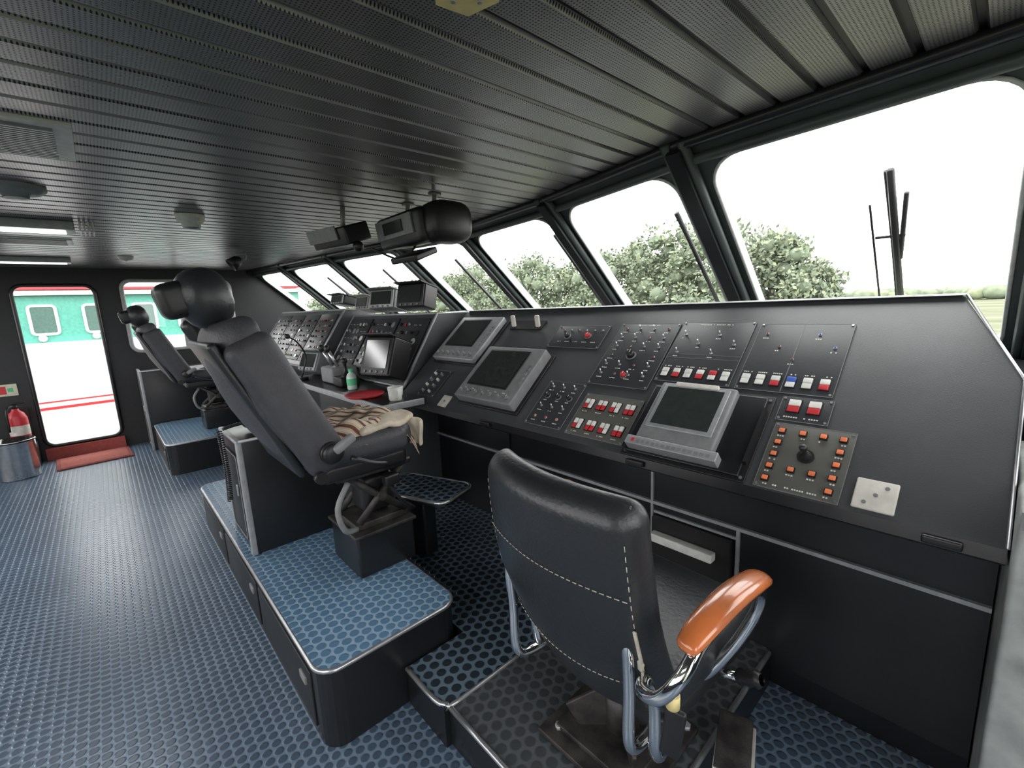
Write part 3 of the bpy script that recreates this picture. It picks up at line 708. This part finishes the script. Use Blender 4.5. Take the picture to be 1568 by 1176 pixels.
b=B('spot_lamp'); b.tube([(-4.85,1.1,CH),(-4.85,1.1,1.97),(-4.85,1.04,1.95)],.012,GRY); b.lathe([(.02,0),(.045,.03),(.06,.11),(.055,.11),(.02,.02)],(-4.85,1.06,1.97),BLK2,axis=(0,-.8,-.6)); b.done()
b=B('ceiling_air_diffuser'); b.bb(-2.37,-1.97,-.55,.03,CH-.012,CH+.004,CRM,bev=.004); b.bb(-2.33,-2.01,-.5,-.015,CH-.016,CH-.010,GRY)
for i in range(16): b.bb(-2.33+.02*i,-2.322+.02*i,-.5,-.015,CH-.02,CH-.015,LGR)
b.done()
b=B('smoke_detector'); b.lathe([(.10,0),(.10,-.015),(.08,-.03),(.045,-.035),(.04,-.05),(0,-.052)],(-2.95,-.18,CH),GRY); b.lathe([(.04,-.03),(.04,-.05),(0,-.052)],(-2.95,-.18,CH-.002),CRM); b.done()
b=B('smoke_detector'); b.lathe([(.075,0),(.07,-.03),(.05,-.045),(.045,-.07),(0,-.075)],(-3.3,.49,CH),BGR); b.lathe([(.048,-.045),(.043,-.07),(0,-.077)],(-3.3,.49,CH-.001),GRY); b.done()
b=B('smoke_detector'); b.lathe([(.06,0),(.05,-.03),(0,-.04)],(-5.6,.28,CH),BGR); b.lathe([(.03,-.03),(0,-.045)],(-5.6,.28,CH),GRY); b.done()
b=B('ceiling_junction_box'); pts=[(x+.065,y-.065) for x,y in ((-.86,.63),(-.80,.60),(-.73,.63),(-.73,.69),(-.78,.72),(-.85,.70))]; b.prism(pts,CH-.03,CH,YEL)
for x,y in((-.765,.585),(-.695,.575),(-.735,.625)): b.cyl((x,y,CH-.033),(x,y,CH-.029),.005,ALU,seg=8)
b.done()
LMP=mat('lamp_diffuser',(.9,.9,.88),.5,emit=(1,.98,.95),es=1.2)
b=B('ceiling_light'); b.bb(-3.97,-3.77,-1.25,-.02,CH-.05,CH,LGR,bev=.008); b.bb(-3.94,-3.80,-1.2,-.06,CH-.058,CH-.045,LMP,bev=.004)
for i in range(4): b.bb(-3.97,-3.77,.0+.02*i,.008+.02*i,CH-.055,CH,WHT)
b.done()
b=B('ceiling_vent'); b.bb(-4.86,-4.56,-.95,-.05,CH-.01,CH+.004,WHT,bev=.003)
for i in range(9): b.bb(-4.83+.03*i,-4.815+.03*i,-.92,-.08,CH-.014,CH-.009,BLK2)
b.done()
b=B('ceiling_light'); b.bb(-5.95,-5.80,-1.2,-.1,CH-.045,CH,LGR,bev=.006); b.bb(-5.93,-5.82,-1.15,-.13,CH-.052,CH-.04,LMP,bev=.004); b.done()
# ------------------------------------------------------------------ door-side things
b=B('fire_extinguisher'); c=(-6.70,-.755,.25); b.lathe([(0,0),(.07,0),(.075,.02),(.075,.27),(.06,.32),(.03,.35),(.025,.37)],c,RED); b.lathe([(.076,.1),(.076,.2)],c,CRM)
b.cyl((c[0],c[1],.61),(c[0],c[1],.66),.02,BLK2); b.tube([(c[0],c[1],.65),(c[0]+.08,c[1]-.05,.62),(c[0]+.09,c[1]-.06,.40)],.01,BLK2); b.rbox((.02,.10,.02),.008,(c[0],c[1]+.03,.675),BLK2,n=1)
b.bb(-6.848,-6.61,-.88,-.66,.0,.249,BLK2); b.bb(-6.848,-6.83,-.86,-.68,.25,.6,BLK2); b.done()
b=B('waste_bin'); b.lathe([(0,0),(.14,0),(.145,.01),(.15,.36),(.155,.37),(.148,.375),(.14,.02)],(-6.30,-.775,.001),STL); b.lathe([(.151,.355),(.158,.362),(.151,.372)],(-6.30,-.775,.001),BLK2); b.done()
b=B('safety_sign'); b.bb(XL+.001,XL+.006,-.92,-.72,.74,.86,mat('sign_cream',(.6,.6,.45),.6)); b.bb(XL+.006,XL+.007,-.86,-.80,.76,.84,RED); b.bb(XL+.006,XL+.007,-.79,-.75,.78,.82,GRN); b.done()
b=B('doormat'); b.rbox((.52,.60,.014),.006,(-6.50,-.24,.009),RUG,rot=(0,0,.06),n=1); b.rbox((.46,.54,.004),.0015,(-6.50,-.24,.017),mat('red_mat_pile',(.3,.08,.06),.95,bump=1,bscale=120),rot=(0,0,.06),n=1); b.done()
# ------------------------------------------------------------------ outside
def wiper(x,h0,h1,extra=False):
    b=B('windscreen_wiper'); 
    def P(z,off=.10,dx=0): return V((x+dx,ytop(x)+(CH-z)/RK+off,z))
    b.tube([P(h0),P((h0+h1)/2,.12),P(h1)],.008,BLK2,seg=8)
    b.tube([P(h0+.05,.09,.012),P(h1,.09,.012)],.012,BLK2,seg=6,smoothn=1)
    if extra:
        b.tube([P(1.63,.1,-.05),P(1.63,.1,.04)],.006,BLK2,seg=6,smoothn=1); b.tube([P(1.74,.1,-.055),P(1.38,.1,-.06)],.004,BLK2,seg=6,smoothn=1)
        b.tube([P(1.76,.1,.05),P(1.55,.1,.02)],.008,BLK2,seg=6,smoothn=1)
    b.done()
wiper(-.33,1.30,1.83,True); wiper(-1.15,1.30,1.84); wiper(-2.1,1.3,1.88); wiper(-3.35,1.3,1.85); wiper(-4.4,1.3,1.85); wiper(-5.5,1.3,1.85)
def field():
    m=bpy.data.materials.new('grass_field'); nt,p=nodes_of(m); N=nt.nodes; L=nt.links
    tc=N.new('ShaderNodeTexCoord'); mp=N.new('ShaderNodeMapping'); mp.inputs['Scale'].default_value=(.03,.12,1); L.new(tc.outputs['Object'],mp.inputs[0])
    n1=N.new('ShaderNodeTexNoise'); n1.inputs['Scale'].default_value=1.; n1.inputs['Detail'].default_value=7; L.new(mp.outputs[0],n1.inputs[0])
    cr=N.new('ShaderNodeValToRGB'); e=cr.color_ramp.elements; e[0].position=.35; e[0].color=(.085,.10,.06,1); e[1].position=.65; e[1].color=(.18,.17,.13,1); q=e.new(.5); q.color=(.12,.13,.08,1)
    L.new(n1.outputs[0],cr.inputs[0]); L.new(cr.outputs[0],p.inputs['Base Color']); p.inputs['Roughness'].default_value=1; p.inputs['Specular IOR Level'].default_value=.1
    return m
b=B('ground'); b.add([(-600,-300,-3),(400,-300,-3),(400,900,-3),(-600,900,-3)],[(0,1,2,3)],field()); b.done()
LF=[mat('foliage_a',(.17,.20,.14),.9,nscale=.5,noise_amt=.3,spec=.1),mat('foliage_b',(.22,.25,.16),.9,nscale=.5,noise_amt=.3,spec=.1),mat('foliage_c',(.15,.18,.13),.9,nscale=.5,noise_amt=.3,spec=.1)]  # leaf colours paled and greyed, distance haze put into the albedo
TRK=mat('bark',(.09,.08,.07),.9)
def tree(x,y,h,w,seed,leaf=.32,nl=5200):
    rnd=random.Random(seed); b=B('tree'); z0=-3.
    b.tube([(x,y,z0),(x+.2,y,z0+h*.3),(x,y,z0+h*.6)],h*.03,TRK,seg=8)
    blobs=[]
    for i in range(46):
        a=rnd.uniform(0,6.283); rr=w*.5*math.sqrt(rnd.random())*.95; u=rnd.random(); zz=z0+h*(.16+.76*u)
        k=math.sqrt(max(.08,1-(u-.35)**2/.45)); r=w*.10*rnd.uniform(.6,1.5)
        blobs.append((V((x+math.cos(a)*rr*k,y+math.sin(a)*rr*k,zz)),r))
    for c,r in blobs: 
        b.ell(c,(r*.55,r*.55,r*.5),LF[2],nu=8,nv=6)
    data={0:([],[]),1:([],[]),2:([],[])}
    for i in range(nl):
        c,r=rnd.choice(blobs); d=V((rnd.gauss(0,1),rnd.gauss(0,1),rnd.gauss(0,1)+.2)).normalized(); p=c+d*r*rnd.uniform(.5,1.6)
        u=V((rnd.gauss(0,1),rnd.gauss(0,1),rnd.gauss(0,1))).normalized(); v=u.orthogonal().normalized(); s=leaf*rnd.uniform(.5,1.2)
        vs,fs=data[rnd.choice((0,0,1,2))]; n=len(vs); vs+= [p-u*s*.6,p+v*s*.35,p+u*s*.6,p-v*s*.35]; fs.append((n,n+1,n+2,n+3))
    for k,(vs,fs) in data.items(): b.add(vs,fs,LF[k])
    b.done(fix=False)
tr=[(-13,40,9.2,7),(-16.5,38,9.8,9),(-21,40,11,9),(-26,41,10.2,9),(-31,42,9.3,9),(-37,42,8.6,9),(-43,42,10.4,10),(-49,44,9.8,10),(-56,44,10.5,11),(-10.5,41,6.8,5),(-66,48,9.5,12),(-78,52,9.8,13),(-92,54,9.5,15),(-110,56,9.5,17),(-135,60,9.5,19),(-165,62,10,21)]
for i,t in enumerate(tr): tree(*t,seed=i,leaf=.36 if i<10 else .6)
b=B('tree_line'); rnd=random.Random(5)
for i in range(260):
    x=-60+.8*i+rnd.uniform(-1,1); r=rnd.uniform(.8,2.2); b.ell((x,190+rnd.uniform(-6,6),-2.2+r*.6),(r*1.5,r,r),LF[i%3],nu=8,nv=6)
b.done()
SG=mat('ship_green_paint',(.08,.30,.235),.4); SW=mat('ship_white_paint',(.8,.8,.8),.4)
b=B('moored_ship'); b.bb(-14,-10,-7,3.5,-1.5,1.17,SW); b.bb(-13.5,-10.15,-6.5,3.2,1.17,1.92,SG); b.bb(-13.6,-10.05,-6.6,3.3,1.9,1.97,SW); b.bb(-9.99,-10.0,-7,3.5,.13,.17,RED); b.bb(-9.99,-10.0,-3,.2,.24,.26,RED)
b.bb(-10.4,-10.0,-6.5,3.2,1.98,2.02,RED)
for i in range(9):
    y=-.62+.62*(i-4); pts=rrect(y-.15,y+.15,1.30,1.74,.05,4)
    b.tube([(-10.14,p[0],p[1]) for p in pts+[pts[0]]],.022,SW,seg=6,smoothn=1,cap=False); b.add([(-10.135,p[0],p[1]) for p in pts],[tuple(range(len(pts)))],mat('ship_window',(.08,.14,.12),.2))
    b.cyl((-10.14,y-.05,1.24),(-10.1,y-.05,1.24),.05,SW)
b.done()
# ------------------------------------------------------------------ light
w=bpy.data.worlds.new('overcast_sky'); sc.world=w; w.use_nodes=True; nt=w.node_tree; bg=nt.nodes['Background']
bg.inputs[0].default_value=(1,.99,.985,1); bg.inputs[1].default_value=5.2
def area(name,loc,rot,sx,sy,e,col=(1,1,1)):
    l=bpy.data.lights.new(name,'AREA'); l.shape='RECTANGLE'; l.size=sx; l.size_y=sy; l.energy=e; l.color=col
    o=bpy.data.objects.new(name,l); o.location=loc; o.rotation_euler=rot; sc.collection.objects.link(o)
area('unseen_fill_light',(-3.87,-.63,CH-.07),(0,0,0),.14,1.1,10)
area('unseen_fill_light',(-.6,-1.4,CH-.03),(0,0,0),1.2,.3,14)  # added fill for the interior, no fixture hangs here
# ------------------------------------------------------------------ camera
f=686.
Yc=V((766,156,-f)).normalized(); Xc=V((634,-93,f)).normalized(); Xc=(Xc-Yc*Xc.dot(Yc)).normalized(); Zc=Xc.cross(Yc)
cam=bpy.data.cameras.new('camera'); co=bpy.data.objects.new('camera',cam); sc.collection.objects.link(co)
Rm=Matrix((Xc,Yc,Zc)).to_4x4(); co.matrix_world=Matrix.Translation((0,0,1.436))@Rm
cam.sensor_width=36; cam.lens=36*f/1568; cam.clip_start=.02; cam.clip_end=2000
sc.camera=co
sc.view_settings.view_transform='Standard'; sc.view_settings.exposure=0.25
